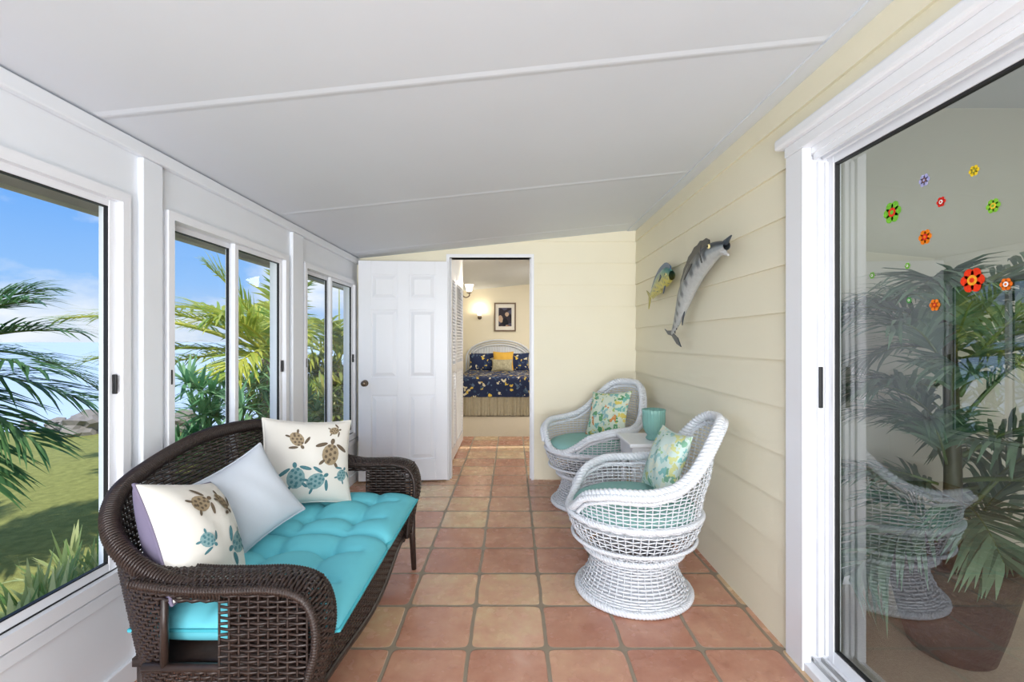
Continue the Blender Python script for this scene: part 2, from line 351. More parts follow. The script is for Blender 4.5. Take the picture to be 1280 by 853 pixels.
sd=empty('door_1')
box('casing',XR-.025,XR+.01,1.85,1.965,0,2.03,'whitetrim',sd,bev=.003)
box('casing_head',XR-.03,XR+.01,-2.5,1.965,2.03,2.07,'whitetrim',sd,bev=.003)
box('head_moulding',XR-.055,XR+.01,-2.5,2.0,2.07,2.115,'whitetrim',sd,bev=.01)
box('jamb_block',XR+.01,XR+.14,1.872,1.96,0,2.06,'whitetrim',sd)
for i,(xa,xb,d) in enumerate(((1.162,1.178,.012),(1.19,1.205,.018),(1.222,1.234,.012))):
    box(f'jamb_ridge_{i}',xa,xb,1.872-d,1.873,.05,1.98,'whitetrim',sd,bev=.002)
box('jamb_slot',1.207,1.211,1.869,1.873,.05,1.98,'black',sd)
box('door_latch',1.19,1.203,1.845,1.856,1.02,1.18,'black',sd,bev=.002)
box('head_frame',1.161,1.288,-2.5,1.871,2.006,2.055,'whitetrim',sd)
for i,xa in enumerate((1.17,1.205)): box(f'head_ridge_{i}',xa,xa+.012,-2.5,1.855,1.985,2.006,'whitetrim',sd)
box('sill',XR-.02,1.288,-2.5,1.949,.001,.035,'whitetrim',sd,bev=.004)
for i,xa in enumerate((1.165,1.20)): box(f'sill_track_{i}',xa,xa+.008,-2.5,1.855,.035,.05,'chrome',sd)
box('panel_bottom',1.236,1.264,-2.5,1.835,.036,.085,'whitetrim',sd); box('panel_top',1.236,1.264,-2.5,1.835,1.965,2.005,'whitetrim',sd)
box('panel_stile',1.235,1.265,1.836,1.871,.036,2.005,'whitetrim',sd)
box('gasket_v',1.24,1.256,1.829,1.836,.085,1.965,'black',sd); box('gasket_h',1.24,1.256,-2.5,1.827,1.957,1.965,'black',sd); box('gasket_b',1.24,1.256,-2.5,1.827,.085,.092,'black',sd)
paneX('glass_pane',1.249,-2.5,1.83,.09,1.96,'dglass',sd)
def flower(px,py,rad,c1,c2,i):
    Y=1.244*597/(px-640); Z=1.28+(426-py)*Y/597
    mb=MB(); X=1.2470
    for k in range(6):
        a=k*math.pi/3; cy,cz=Y+.6*rad*math.cos(a),Z+.6*rad*math.sin(a)
        t=np.arange(14)*2*math.pi/14; v=[(X,cy,cz)]+[(X,cy+.42*rad*math.cos(q),cz+.42*rad*math.sin(q)) for q in t]
        mb.add(v,[(0,1+j,1+(j+1)%14) for j in range(14)],c1)
    for rr,cc,xx in ((.42,c2,.0008),(.2,c1,.0014)):
        t=np.arange(14)*2*math.pi/14; v=[(X-xx,Y,Z)]+[(X-xx,Y+rr*rad*math.cos(q),Z+rr*rad*math.sin(q)) for q in t]
        mb.add(v,[(0,1+j,1+(j+1)%14) for j in range(14)],cc)
    mb.obj('flower_window_cling','attr',sd,smooth=False)
W_=srgb(245,240,235)
for f in [(1114,265,.036,srgb(120,190,60),srgb(230,60,40)),(1154,225,.019,srgb(170,170,215),srgb(120,90,90)),(1216,213,.015,srgb(240,205,50),srgb(150,150,60)),(1175,252,.015,srgb(225,50,40),W_),(1240,257,.019,srgb(130,190,60),srgb(235,200,60)),(1155,296,.023,srgb(240,130,30),srgb(220,50,40)),(1214,350,.034,srgb(230,60,30),srgb(245,170,50)),(1167,381,.018,srgb(240,130,40),srgb(200,60,40)),(1135,375,.010,srgb(90,170,90),W_),(1256,355,.016,srgb(240,120,40),W_),(1133,332,.010,srgb(120,190,60),W_),(1089,344,.012,srgb(120,180,80),W_)]:
    flower(*f,0)
box('floor_interior',1.29,5.2,-2.6,2.5,-.1,.012,'carpet')
wi=box('wall_interior',1.29,5.3,2.5,2.6,0,2.6,'intwall'); box('baseboard_interior',1.29,5.2,2.485,2.5,.012,.11,'whitetrim',wi)
box('wall_interior_side',5.2,5.3,-2.6,2.5,0,2.6,'intwall'); box('wall_interior_back',1.29,5.3,-2.7,-2.6,0,2.6,'intwall')
box('ceiling_interior',1.43,5.3,-2.7,2.6,2.5,2.6,'ceil')

dr=empty('door_2',(ox0-.01,YF-.05,0),math.radians(180+4.5))
Wd,Hd=.80,2.005
def dbox(n,a,b_,c,d,t0,t1,m='whitetrim',bev=0): return box(n,a,b_,t0,t1,c,d,m,dr,bev)
dbox('core',0.002,Wd-.002,.017,Hd-.002,-.009,.009)
cols=[(0,.115),(.345,.455),(.685,.80)]; rows=[(.015,.21),(.79,.95),(1.56,1.66),(1.88,Hd)]
for i,(a,c) in enumerate(cols): dbox(f'stile_{i}',a,c,.015,Hd,-.018,.018,bev=.003)
for i,(a,c) in enumerate(rows):
    dbox(f'rail_{i}',.114,.346,a,c,-.0176,.0176,bev=.003); dbox(f'railb_{i}',.454,.686,a,c,-.0176,.0176,bev=.003)
for (a,c) in ((.115,.345),(.455,.685)):
    for (z0,z1) in ((.21,.79),(.95,1.56),(1.66,1.88)):
        m_=.03; mb=MB(); s=.0175
        for sg in (1,-1):
            t0,t1=sg*.0092,sg*s
            mb.add([(a+.012,t0,z0+.012),(c-.012,t0,z0+.012),(c-.012,t0,z1-.012),(a+.012,t0,z1-.012),(a+m_+.012,t1,z0+m_+.012),(c-m_-.012,t1,z0+m_+.012),(c-m_-.012,t1,z1-m_-.012),(a+m_+.012,t1,z1-m_-.012)],[(0,1,5,4),(1,2,6,5),(2,3,7,6),(3,0,4,7),(4,5,6,7)])
        mb.obj('raised_panel','whitetrim',dr,smooth=False)
for sg in (1,):
    mb=MB(); prof=[(0,.062),(.016,.062),(.026,.052),(.027,.04),(.016,.03),(.011,.02),(.012,.006),(.028,.005),(.03,0)]
    lathe(mb,prof,20); mb.obj('knob','bronze',dr,mtx=None).matrix_local=Matrix.Translation((Wd-.06,sg*.018,.90))@Matrix.Rotation(math.radians(-90*sg),4,'X')

# ------------------------------------------------------------ hall + bedroom
wh=box('wall_hall',-.76,-.66,YF+.1,6.4,0,2.5,'white'); box('wall_hall_right',.9,1.0,YF+.1,6.4,0,2.5,'bedwall')
box('floor_bedroom',-1.3,2.4,6.4,10.5,-.1,.0,'carpet'); 
box('wall_bedroom_back',-1.3,2.4,10.35,10.45,0,2.7,'bedwall'); box('wall_bedroom_left',-1.3,-1.2,6.3,10.45,0,2.7,'bedwall'); box('wall_bedroom_right',2.3,2.4,6.3,10.45,0,2.7,'bedwall')
box('wall_bedroom_front',-1.3,-.76,6.3,6.4,0,2.7,'bedwall'); box('wall_bedroom_front_b',1.0,2.4,6.3,6.4,0,2.7,'bedwall')
bc=MB(); bc.add([(-1.3,YF+.1,2.34),(2.4,YF+.1,2.72),(2.4,10.5,2.72),(-1.3,10.5,2.34),(-1.3,YF+.1,2.44),(2.4,YF+.1,2.82),(2.4,10.5,2.82),(-1.3,10.5,2.44)],BF); bc.obj('ceiling_bedroom','ceil',smooth=False)
ld=empty('louvered_closet_door')
for k,(y0,y1) in enumerate(((4.62,5.35),(5.37,6.1))):
    for a in ((y0,y0+.05,0.02,2.02),(y1-.05,y1,.02,2.02),(y0+.05,y1-.05,.02,.14),(y0+.05,y1-.05,.95,1.03),(y0+.05,y1-.05,1.93,2.02)): box('rail',-.658,-.625,*a,'whitetrim',ld)
    mb=MB()
    for z in np.arange(.16,1.92,.035):
        if .93<z<1.04: continue
        mb.add([(-.655,y0+.05,z+.022),(-.63,y0+.05,z-.004),(-.63,y1-.05,z-.004),(-.655,y1-.05,z+.022),(-.655,y0+.05,z+.028),(-.63,y0+.05,z+.002),(-.63,y1-.05,z+.002),(-.655,y1-.05,z+.028)],BF)
    mb.obj('slats','whitetrim',ld,smooth=False)
bed=empty('bed',(-.28,0,0))
bx0,bx1,by0,by1=-.69,.69,8.1,10.2
ms=box('mattress',bx0+.02,bx1-.02,by0+.03,by1,.3,.64,'skirt',bed,bev=.04)
seg=[(bx0,by1),(bx0,by0),(bx1,by0),(bx1,by1)]
pp=[]
for a,b_ in zip(seg[:-1],seg[1:]):
    for t in np.linspace(0,1,60,endpoint=False): pp.append((a[0]+(b_[0]-a[0])*t,a[1]+(b_[1]-a[1])*t))
pp.append(seg[-1]); pp=np.array(pp); cx=0;cy=9.2
prof=[(-.12,.668),(-.05,.665),(-.015,.65),(.0,.62),(.008,.5),(.015,.40),(.02,.33)]
P=[]
for (o,z) in prof:
    d=pp-np.array([cx,cy]); sx=(abs(d[:,0])/.69)**8; sy=(abs(d[:,1])/1.1)**8
    nrm_=np.stack([np.sign(d[:,0])*(sx>.3),np.sign(d[:,1])*(sy>.3)*(d[:,1]<0)],1)
    wv=.008*np.sin(np.arange(len(pp))*.9)*max(0,(.65-z))*3
    q=pp+nrm_*(o+wv)[:,None]
    P.append(np.c_[q,np.full(len(q),z)])
mb=MB(); grid(mb,P)
mb.add([(bx0+.1,by0+.1,.668),(bx1-.1,by0+.1,.668),(bx1-.1,by1,.68),(bx0+.1,by1,.68)],[(0,1,2,3)])
mb.obj('bedspread','navy',bed)
mb=MB(); wv=.014*np.sin(np.arange(len(pp)*2)*1.3); p2=np.repeat(pp,2,0)
d=p2-np.array([cx,cy]); nr=np.stack([np.sign(d[:,0])*(abs(d[:,0])>.685),-1.0*(d[:,1]<-1.09)],1)
grid(mb,[np.c_[p2+nr*(wv*k-.012)[:,None],np.full(len(p2),z)] for k,z in ((.3,.36),(.7,.2),(1,.012))]); mb.obj('bed_skirt','skirt',bed)
mb=MB()
for k in range(3):
    rr=.70-.05*k; pts=[(-rr,10.27,.0)]+[(-rr,10.27,.8)]+[(rr*math.cos(a)*1.0,10.27,.92+(.38-.05*k)*math.sin(a)) for a in np.linspace(math.pi,0,20)]+[(rr,10.27,.8),(rr,10.27,0)]
    tube(mb,catmull(pts,80),.02 if k!=1 else .012,8)
for x in np.linspace(-.58,.58,22): tube(mb,[(x,10.27,.5),(x,10.27,.92+.28*math.sqrt(max(0,1-(x/.62)**2)))],.008,6)
mb.add(boxv(-.6,.6,10.275,10.285,.6,1.16),BF)
mb.obj('headboard','white_wicker',bed)
def pillow(name,c,n,roll,w,h,t,m,mback=None,parent=None,turt=None,up=(0,0,1)):
    nv=Vector(n).normalized(); r_=Vector(up).cross(nv).normalized(); u_=nv.cross(r_)
    R=Matrix((r_,u_,nv)).transposed().to_4x4(); mtx=Matrix.Translation(c)@R@Matrix.Rotation(math.radians(roll),4,'Z')
    G=25; a=np.sin(np.linspace(-1,1,G)*math.pi/2); U,Vv=np.meshgrid(a,a,indexing='ij')
    def pos(U,Vv,s,o=0):
        x=U*w/2*(1-.09*(1-Vv**2)); y=Vv*h/2*(1-.09*(1-U**2)); f=np.clip((1-U**2)*(1-Vv**2),0,1)
        z=s*(t/2*f**.42+o)+ .004*np.sin(9*U+4*Vv)*f
        return np.stack([x,y,z],-1)
    root=empty(name); root.matrix_world=mtx
    mb=MB(); grid(mb,pos(U,Vv,1)); mb.obj('front',m,root)
    mb=MB(); grid(mb,pos(U,Vv,-1)[::-1]); mb.obj('back',mback or m,root)
    mb=MB(); e=[(s,-1) for s in a]+[(1,s) for s in a[1:]]+[(s,1) for s in a[::-1][1:]]+[(-1,s) for s in a[::-1][1:]]
    e=np.array(e); tube(mb,pos(e[:,0],e[:,1],1),.005,6); mb.obj('piping',mback or m,root)
    if turt:
        mb=MB()
        def disc(cu,cv,ru,rv,ang,col,o=.0015):
            K=14
            pu=[cu];pv=[cv]
            for q in (.5,1.):
                for k in range(K):
                    A=k*2*math.pi/K; x=ru*q*math.cos(A); y=rv*q*math.sin(A)
                    pu.append(cu+x*math.cos(ang)-y*math.sin(ang)); pv.append(cv+x*math.sin(ang)+y*math.cos(ang))
            P=pos(np.clip(pu,-.97,.97),np.clip(pv,-.97,.97),1,o)
            F=[(0,1+k,1+(k+1)%K) for k in range(K)]+[(1+k,1+K+k,1+K+(k+1)%K,1+(k+1)%K) for k in range(K)]
            mb.add(P,F,col)
        for (cu,cv,s,ang,c1,c2) in turt:
            ang=math.radians(ang)
            rot=lambda x,y:(cu+s*(x*math.cos(ang)-y*math.sin(ang)),cv+s*(x*math.sin(ang)+y*math.cos(ang)))
            disc(cu,cv,s*.5,s*.4,ang,c1,.002)
            for (x,y,a,b_,g) in ((.62,0,.14,.1,0),(.38,.48,.3,.09,115),(.38,-.48,.3,.09,-115),(-.42,.34,.17,.07,140),(-.42,-.34,.17,.07,-140)):
                q=rot(x,y); disc(q[0],q[1],s*a,s*b_,ang+math.radians(g),c2,.002)
            for (x,y) in [(0,0),(.25,0),(-.25,0),(.12,.2),(.12,-.2),(-.14,.2),(-.14,-.2),(.38,.12),(.38,-.12),(-.36,.05)]:
                q=rot(x,y); disc(q[0],q[1],s*.075,s*.07,ang,c2,.003)
        mb.obj('turtle_print','attr',root)
    if parent: root.parent=parent
    return root
pillow('bed_pillow',(-.62,9.98,.84),(0,-1,.35),0,.56,.40,.16,'navy'); pillow('bed_pillow',(.08,9.98,.84),(0,-1,.35),0,.56,.40,.16,'navy')
pillow('bed_pillow',(-.18,9.82,.87),(0,-1,.35),0,.42,.40,.14,'gold'); pillow('bed_pillow',(-.2,9.64,.79),(0,-1,.5),0,.42,.26,.12,'stripe')
pf=empty('picture_frame'); px,pz=-.15,1.28+(426-396)*10.3/597
for a in ((px-.205,px+.205,pz-.31,pz-.28),(px-.205,px+.205,pz+.28,pz+.31),(px-.235,px-.205,pz-.31,pz+.31),(px+.205,px+.235,pz-.31,pz+.31)): box('frame',a[0],a[1],10.315,10.35,a[2],a[3],'wood',pf)
box('mat',px-.205,px+.205,10.33,10.35,pz-.28,pz+.28,'matte',pf); box('print',px-.14,px+.14,10.325,10.331,pz-.2,pz+.2,'pic',pf)
def sconce(x,y,z,nx,ny):
    s=empty('wall_sconce'); mb=MB(); tube(mb,[(x-nx*.0,y-ny*.0,z-.05),(x+nx*.02,y+ny*.02,z-.05)],.045,16)
    tube(mb,catmull([(x,y,z-.05),(x+nx*.05,y+ny*.05,z-.09),(x+nx*.1,y+ny*.1,z-.07),(x+nx*.1,y+ny*.1,z-.03)],14),.008,8); lathe(mb,[(.001,-.035),(.03,-.035),(.03,-.02),(.001,-.02)],14,(x+nx*.1,y+ny*.1,z)); mb.obj('bracket','bronze',s)
    mb=MB(); lathe(mb,[(.02,-.02),(.04,0),(.045,.04),(.06,.08),(.057,.08),(.04,.04),(.03,0),(.001,-.015)],18,(x+nx*.1,y+ny*.1,z)); mb.obj('shade','lampglass',s)
    l=bpy.data.lights.new('sconce_bulb','POINT'); l.energy=4; l.color=(1,.87,.66); l.shadow_soft_size=.03; o=bpy.data.objects.new('bulb_light',l); o.location=(x+nx*.1,y+ny*.1,z+.1); scene.collection.objects.link(o); o.parent=s
sconce(-.66,6.25,1.94,1,0); sconce(-.70,10.35,1.84,0,-1)

# ------------------------------------------------------------ loveseat
ls=empty('wicker_loveseat')
top=np.array([(-.60,1.36,.58),(-.80,1.34,.58),(-.98,1.34,.61),(-1.14,1.38,.69),(-1.24,1.48,.765),(-1.29,1.65,.82),(-1.31,2.02,.875),(-1.29,2.39,.86),(-1.24,2.56,.81),(-1.14,2.66,.72),(-.98,2.70,.63),(-.80,2.70,.59),(-.60,2.68,.58)])
bot=top.copy(); bot[:,0]=[-.60,-.8,-.95,-1.06,-1.13,-1.16,-1.17,-1.16,-1.13,-1.06,-.95,-.8,-.6]; bot[:,1]=[1.37,1.37,1.38,1.42,1.5,1.65,2.02,2.39,2.54,2.62,2.66,2.67,2.67]
TP=catmull(top,400); BP=catmull(bot,400); sp=np.linspace(0,1,400)
I=lambda A,s:np.stack([np.interp(s,sp,A[:,k]) for k in range(3)],1)
Ttop=lambda s:np.interp(s,sp,TP[:,2])
def Ssofa(s,z):
    t=I(TP,s); b_=I(BP,s); f=((z-.16)/(t[:,2]-.16))[:,None]; P=b_+(t-b_)*f; P[:,2]=z; return P
def sm(s,z):
    x=I(TP,s)[:,0]; return (x>-1.0)&(x<-.80)&(z>.36)&(z<.55)
mb=MB(); shell(mb,Ssofa,Ttop,0,1,110,.16,.0135,r=.0028,w=.0062,amp=.0035,mask=sm); mb.obj('woven_shell','dark_wicker',ls)
mb=MB(); coil(mb,TP+np.array([0,0,.0]),.024,.005,.0095)
for s0,yy in ((0,1.36),(1,2.68)):
    tube(mb,[(-.79,yy,.34),(-.79,yy,.58)],.011,8); tube(mb,[(-.99,yy,.34),(-.99,yy,.60)],.011,8); tube(mb,[(-1.05,yy,.35),(-.6,yy,.35)],.012,8)
mb.obj('top_rail','dark_wicker',ls)
mb=MB()
for yc in (1.36,2.68):
    pr=catmull([(-1.04,.62),(-.92,.603),(-.78,.60),(-.66,.602),(-.575,.58),(-.54,.52),(-.535,.44),(-.555,.36),(-.57,.27),(-.575,.2)],120)
    pr3=np.c_[pr[:,0],np.zeros(120),pr[:,1]]; pr3,_=resample(pr3,120)
    def Sb(u,v,pr3=pr3,yc=yc):
        x=np.interp(v,np.linspace(0,1,120),pr3[:,0]); z=np.interp(v,np.linspace(0,1,120),pr3[:,2])
        wd=.062-.0*v; yy=(u-.5)*2*wd; bul=.018*np.cos((u-.5)*math.pi)
        dx=np.gradient(pr3[:,0]); dz=np.gradient(pr3[:,2]); l=np.hypot(dx,dz); nx=np.interp(v,np.linspace(0,1,120),-dz/l); nz=np.interp(v,np.linspace(0,1,120),dx/l)
        return np.stack([x+nx*bul,yc+yy,z+nz*bul],-1)
    weave(mb,Sb,7,85,r=.0028,w=.0052,amp=.003)
    for sd_ in (0,1):
        v=np.linspace(0,1,100); P=Sb(np.full(100,float(sd_)),v); coil(mb,P,.011,.003,.008,ns=6)
    def Sp(u,v,yc=yc): 
        s_=1 if yc<2 else -1
        return np.stack([-.80+u*.24,np.full_like(u,yc+s_*.055),.3+v*.29],-1)
    weave(mb,Sp,9,20,r=.0028,w=.006,amp=.003)
    def Sp2(u,v,yc=yc):
        s_=1 if yc<2 else -1
        return np.stack([-.80+u*.24,np.full_like(u,yc-s_*.055),.2+v*.39],-1)
    weave(mb,Sp2,9,26,r=.0028,w=.0045,amp=.003)
mb.obj('arms','dark_wicker',ls)
mb=MB()
def Sa(u,v): return np.stack([-.585-.012*np.cos(u*6.28)+.0*u,1.42+u*1.20,.19+v*.15+.015*np.cos(u*2*math.pi*1)],-1)
weave(mb,Sa,46,11,r=.0028,w=.0062,amp=.003)
tube(mb,Sa(np.linspace(0,1,50),np.zeros(50)),.013,8); tube(mb,Sa(np.linspace(0,1,50),np.ones(50)),.012,8)
for (x,y) in ((-.56,2.68),(-.56,1.36),(-1.14,2.56),(-1.14,1.48)): tube(mb,[(x,y,.30),(x,y,.2),(x+ (.01 if x>-1 else -.02),y,0)],[.018,.018,.014],10)
mb.add(boxv(-1.13,-.6,1.42,2.62,.31,.335),BF)
tube(mb,[(-1.14,1.48,.18),(-1.14,2.56,.18)],.012,8)
mb.obj('frame','dark_wicker',ls)
def cushion(nx,ny,x0,x1,y0,y1,zm,th,tufts,creases,parent,m,mp,dep=.035,sig=.045):
    a=np.sin(np.linspace(-1,1,nx)*math.pi/2); b_=np.sin(np.linspace(-1,1,ny)*math.pi/2)*.5+np.linspace(-1,1,ny)*.5
    a=np.sign(a)*abs(a)**.8; U,Vv=np.meshgrid(a,b_,indexing='ij')
    X=(x0+x1)/2+U*(x1-x0)/2; Y=(y0+y1)/2+Vv*(y1-y0)/2
    f=(np.clip(1-abs(U)**5,0,1)*np.clip(1-abs(Vv)**9,0,1))**.5
    X=X-np.where(U>0,.018*np.exp(-((Y-2.03)/.03)**2)*U**4,0)
    d=np.zeros_like(X)
    for (tx,ty) in tufts: r2=(X-tx)**2+(Y-ty)**2; d+=dep*np.exp(-r2/(2*(sig*.45)**2))+dep*.5*np.exp(-r2/(2*(sig*1.4)**2))
    for (ax,ay,bx,by,dd) in creases:
        L2=(bx-ax)**2+(by-ay)**2; t=np.clip(((X-ax)*(bx-ax)+(Y-ay)*(by-ay))/L2,0,1); r2=(X-ax-t*(bx-ax))**2+(Y-ay-t*(by-ay))**2
        d+=dd*np.exp(-r2/(2*.012**2))+dd*.7*np.exp(-r2/(2*.035**2))
    top_=np.stack([X+.0*d,Y,zm+th/2*f-d*f],-1); bt=np.stack([X,Y,zm-th/2*f],-1)
    mb=MB(); grid(mb,top_); grid(mb,bt[::-1]); o=mb.obj('seat_cushion',m,parent)
    e=np.array([(s,-1) for s in a]+[(1,s) for s in b_[1:]]+[(s,1) for s in a[::-1][1:]]+[(-1,s) for s in b_[::-1][1:]])
    mb=MB(); Q=np.c_[(x0+x1)/2+e[:,0]*(x1-x0)/2*1.002,(y0+y1)/2+e[:,1]*(y1-y0)/2*1.002,np.full(len(e),zm)]
    Q[:,0]-=np.where(e[:,0]>.99,.018*np.exp(-((Q[:,1]-2.03)/.03)**2),0)
    tube(mb,Q,.006,6); mb.obj('piping',mp,parent)
tf=[(x,y) for x in (-.93,-.71) for y in (1.62,1.86,2.2,2.44)]
cre=[(-1.15,2.03,-.50,2.03,.038)]
for y in (1.62,1.86,2.2,2.44): cre.append((-1.15,y,-.60,y,.013))
for x in (-.93,-.71): cre+= [(x,1.45,x,1.98,.013),(x,2.08,x,2.62,.013)]
cushion(90,220,-1.15,-.52,1.435,2.615,.41,.16,tf,cre,ls,'turq','turqpipe',dep=.04)
TB=srgb(136,168,170); TE=srgb(84,130,138); BR=srgb(168,150,122); DB=srgb(112,98,82)
pillow('throw_pillow',(-1.04,1.56,.645),(.86,.12,.46),-18,.37,.37,.20,'pcream','ppurple',turt=[(-.35,.4,.42,20,BR,DB),(.3,.4,.42,-50,BR,DB),(.4,-.45,.5,200,TB,TE),(-.5,-.3,.3,-40,TB,TE)])
pillow('throw_pillow',(-1.05,1.88,.648),(.72,-.56,.42),22,.345,.335,.14,'pgray')
pillow('throw_pillow',(-1.01,2.36,.685),(.62,-.72,.36),-8,.43,.42,.15,'pcream',turt=[(.45,.1,.55,80,BR,DB),(-.35,.5,.38,-60,BR,DB),(.1,-.55,.45,30,TB,TE),(-.35,-.45,.5,100,TB,TE),(.55,.72,.25,10,BR,DB),(.75,-.4,.3,60,TB,TE)])

# ------------------------------------------------------------ white wicker chairs
def chair(loc,ang,sc=1.0):
    c=empty('wicker_swivel_chair',loc,ang); c.scale=(sc,)*3
    ka=np.radians([0,18,30,42,54,66,84,112,134,150,165,180]); kt=[.915,.91,.875,.79,.69,.635,.61,.605,.565,.49,.44,.43]; kr=[.365,.365,.365,.365,.365,.365,.37,.37,.36,.345,.335,.335]
    aa=np.linspace(0,math.pi,300)
    def smth(k):
        v=np.interp(aa,ka,k); kk=np.hanning(31); kk/=kk.sum(); vp=np.pad(v,15,mode='reflect'); return np.convolve(vp,kk,'valid')
    t_=smth(kt); r_=smth(kr)
    Ta=lambda a:np.interp(abs(a),aa,t_); Ra=lambda a:np.interp(abs(a),aa,r_)
    def S(a,z):
        f=np.clip((z-.42)/.2,-.2,1.0); R=.33+(Ra(a)-.33)*f; 
        h=np.clip((z-.55)/.36,0,1.1); lean=.06*h
        return np.stack([-R*np.cos(a)-lean,R*np.sin(a)*(1-.05*h),z],-1)
    mb=MB(); A=math.radians(158)
    shell(mb,S,Ta,-A,A,58,.425,.0185,r=.0025,w=.004,amp=.004)
    mb.obj('back_weave','white_wicker',c)
    mb=MB()
    def Bowl(u,v):
        a=u*2*math.pi; r=.345-.10*(1-v)**1.6; return np.stack([-r*np.cos(a),r*np.sin(a),.235+.19*v],-1)
    weave(mb,Bowl,60,10,r=.0026,w=.0044,amp=.004)
    a=np.linspace(0,2*math.pi,121)
    for z,r,R in ((.43,.342,.012),(.30,.315,.008),(.235,.25,.013)): rope(mb,np.stack([-r*np.cos(a),r*np.sin(a),np.full_like(a,z)],-1),R*.55,R*.7,pitch=.05)
    mb.obj('seat_bowl','white_wicker',c)
    mb=MB(); a=np.linspace(-math.pi,math.pi,260)
    P=S(a,Ta(a))
    rope(mb,P,.013,.012,pitch=.07)
    n=P.copy(); n[:,2]=0; n/=np.linalg.norm(n,axis=1)[:,None]; m_=abs(a)<math.radians(150)
    rope(mb,(P+n*.024-np.array([0,0,.012]))[m_],.008,.009,pitch=.05)
    rope(mb,(P-np.array([0,0,.042]))[m_],.005,.006,pitch=.045)
    mb.obj('rolled_rim','white_wicker',c)
    mb=MB(); pr=np.array([(.20,.235),(.215,.2),(.22,.16),(.235,.11),(.26,.065),(.28,.035),(.288,.012)])
    pz=np.linspace(0,1,len(pr))
    def Bs(u,v): a=u*2*math.pi; r=np.interp(v,pz,pr[:,0]); return np.stack([r*np.cos(a),r*np.sin(a),np.interp(v,pz,pr[:,1])],-1)
    weave(mb,Bs,44,19,r=.003,w=.0062,amp=.004)
    a=np.linspace(0,2*math.pi,100); rope(mb,np.stack([.288*np.cos(a),.288*np.sin(a),np.full_like(a,.0185)],-1),.008,.0095,pitch=.05)
    lathe(mb,pr*np.array([.955,1]),40); mb.obj('pedestal','white_wicker',c)
    mb=MB(); pr=[(.001,.40),(.26,.40),(.30,.415),(.315,.44),(.305,.47),(.26,.49),(.16,.497),(.07,.49),(.001,.475)]
    lathe(mb,pr,72,rib=.012,nr=12); mb.obj('seat_cushion','teal_seat',c)
    mb=MB(); lathe(mb,[(.001,.385),(.32,.385),(.32,.40),(.001,.40)],40); mb.obj('seat_board','white_wicker',c)
    return c
chair((.625,2.47,0),math.radians(172),.98)
chair((.62,3.78,0),math.radians(214),1.03)
pillow('throw_pillow',(.80,2.49,.655),(-1,-.12,.40),0,.33,.33,.12,'floralb')
pillow('throw_pillow',(.775,3.86,.69),(-.8,-.62,.40),6,.39,.37,.12,'floral')

st=empty('side_table')
box('top',.73,1.08,2.96,3.33,.615,.64,'whitetrim',st,bev=.006)
box('apron',.75,1.06,2.98,3.31,.53,.614,'whitetrim',st,bev=.004)
for (x,y) in ((.752,2.982),(1.023,2.982),(.752,3.273),(1.023,3.273)): box('leg',x,x+.035,y,y+.035,0,.54,'whitetrim',st,bev=.004)
box('shelf',.757,1.053,2.987,3.303,.2,.22,'whitetrim',st)
box('panel_front',.78,1.03,2.99,3.0,.22,.53,'whitetrim',st)
jar=empty('candle_jar',(.92,3.10,.64))
mb=MB(); lathe(mb,[(.035,0),(.045,.004),(.05,.012),(.04,.03),(.05,.045),(.064,.07),(.07,.12),(.07,.17),(.073,.195),(.070,.198),(.066,.17),(.064,.12),(.058,.075),(.04,.05),(.001,.045)],96,rib=.03,nr=24); mb.obj('glass','tealglass',jar)
mb=MB(); lathe(mb,[(.001,.052),(.042,.052),(.048,.075),(.048,.12),(.001,.12)],24); mb.obj('wax','wax',jar)

# ------------------------------------------------------------ fish
def fish(name,spine,hh,tt,xc,colf,extras):
    root=empty(name); sp_=catmull(np.array(spine),60); t=np.linspace(0,1,60); hh=np.interp(t,np.linspace(0,1,len(hh)),hh); tt=np.interp(t,np.linspace(0,1,len(tt)),tt)
    kk=np.hanning(7);kk/=kk.sum(); hh=np.convolve(np.pad(hh,3,mode='edge'),kk,'valid'); tt=np.convolve(np.pad(tt,3,mode='edge'),kk,'valid')
    d=np.gradient(sp_,axis=0); d/=np.linalg.norm(d,axis=1)[:,None]; p=np.stack([-d[:,1],d[:,0]],1)
    K=24; ph=np.arange(K)*2*math.pi/K; P=np.zeros((60,K,3)); C=np.zeros((60,K,3))
    for i in range(60):
        for k in range(K):
            c=math.cos(ph[k]); s=math.sin(ph[k]); y,z=sp_[i]+p[i]*hh[i]*c; P[i,k]=(xc-tt[i]*s,y,z); C[i,k]=colf(t[i],c)
    mb=MB(); grid(mb,P,cv=True,col=C); mb.obj('body','fish',root)
    def loc(t_,o): return np.array([np.interp(t_,t,sp_[:,k]) for k in (0,1)])+np.array([np.interp(t_,t,p[:,k]) for k in (0,1)])*o
    hf=lambda t_:np.interp(t_,t,hh)
    mb=MB(); extras(mb,loc,hf,xc); mb.obj('fins','fish',root,smooth=False)
    return root,loc,hf
DK=arr(srgb(34,48,62)); SV=arr(srgb(150,158,162)); BL=arr(srgb(60,96,120)); WH=arr(srgb(190,192,190))
def cw(t,c):
    s=np.clip((c+.05)/.45,0,1); base=SV*(1-s)+DK*s
    if c<-.45: base=WH*.9
    if .18<t<.93 and c>-.7 and (math.sin(t*75+c*1.5)>.2): base=base*.3+DK*.6
    return np.clip(base,0,1)
def fin(mb,pts,x,col,th=.006):
    pts=np.array(pts); n=len(pts); v=[(x-th/2,*p) for p in pts]+[(x+th/2,*p) for p in pts]
    mb.add(v,[tuple(range(n)),tuple(range(n,2*n))[::-1]]+[(i,(i+1)%n,n+(i+1)%n,n+i) for i in range(n)],col)
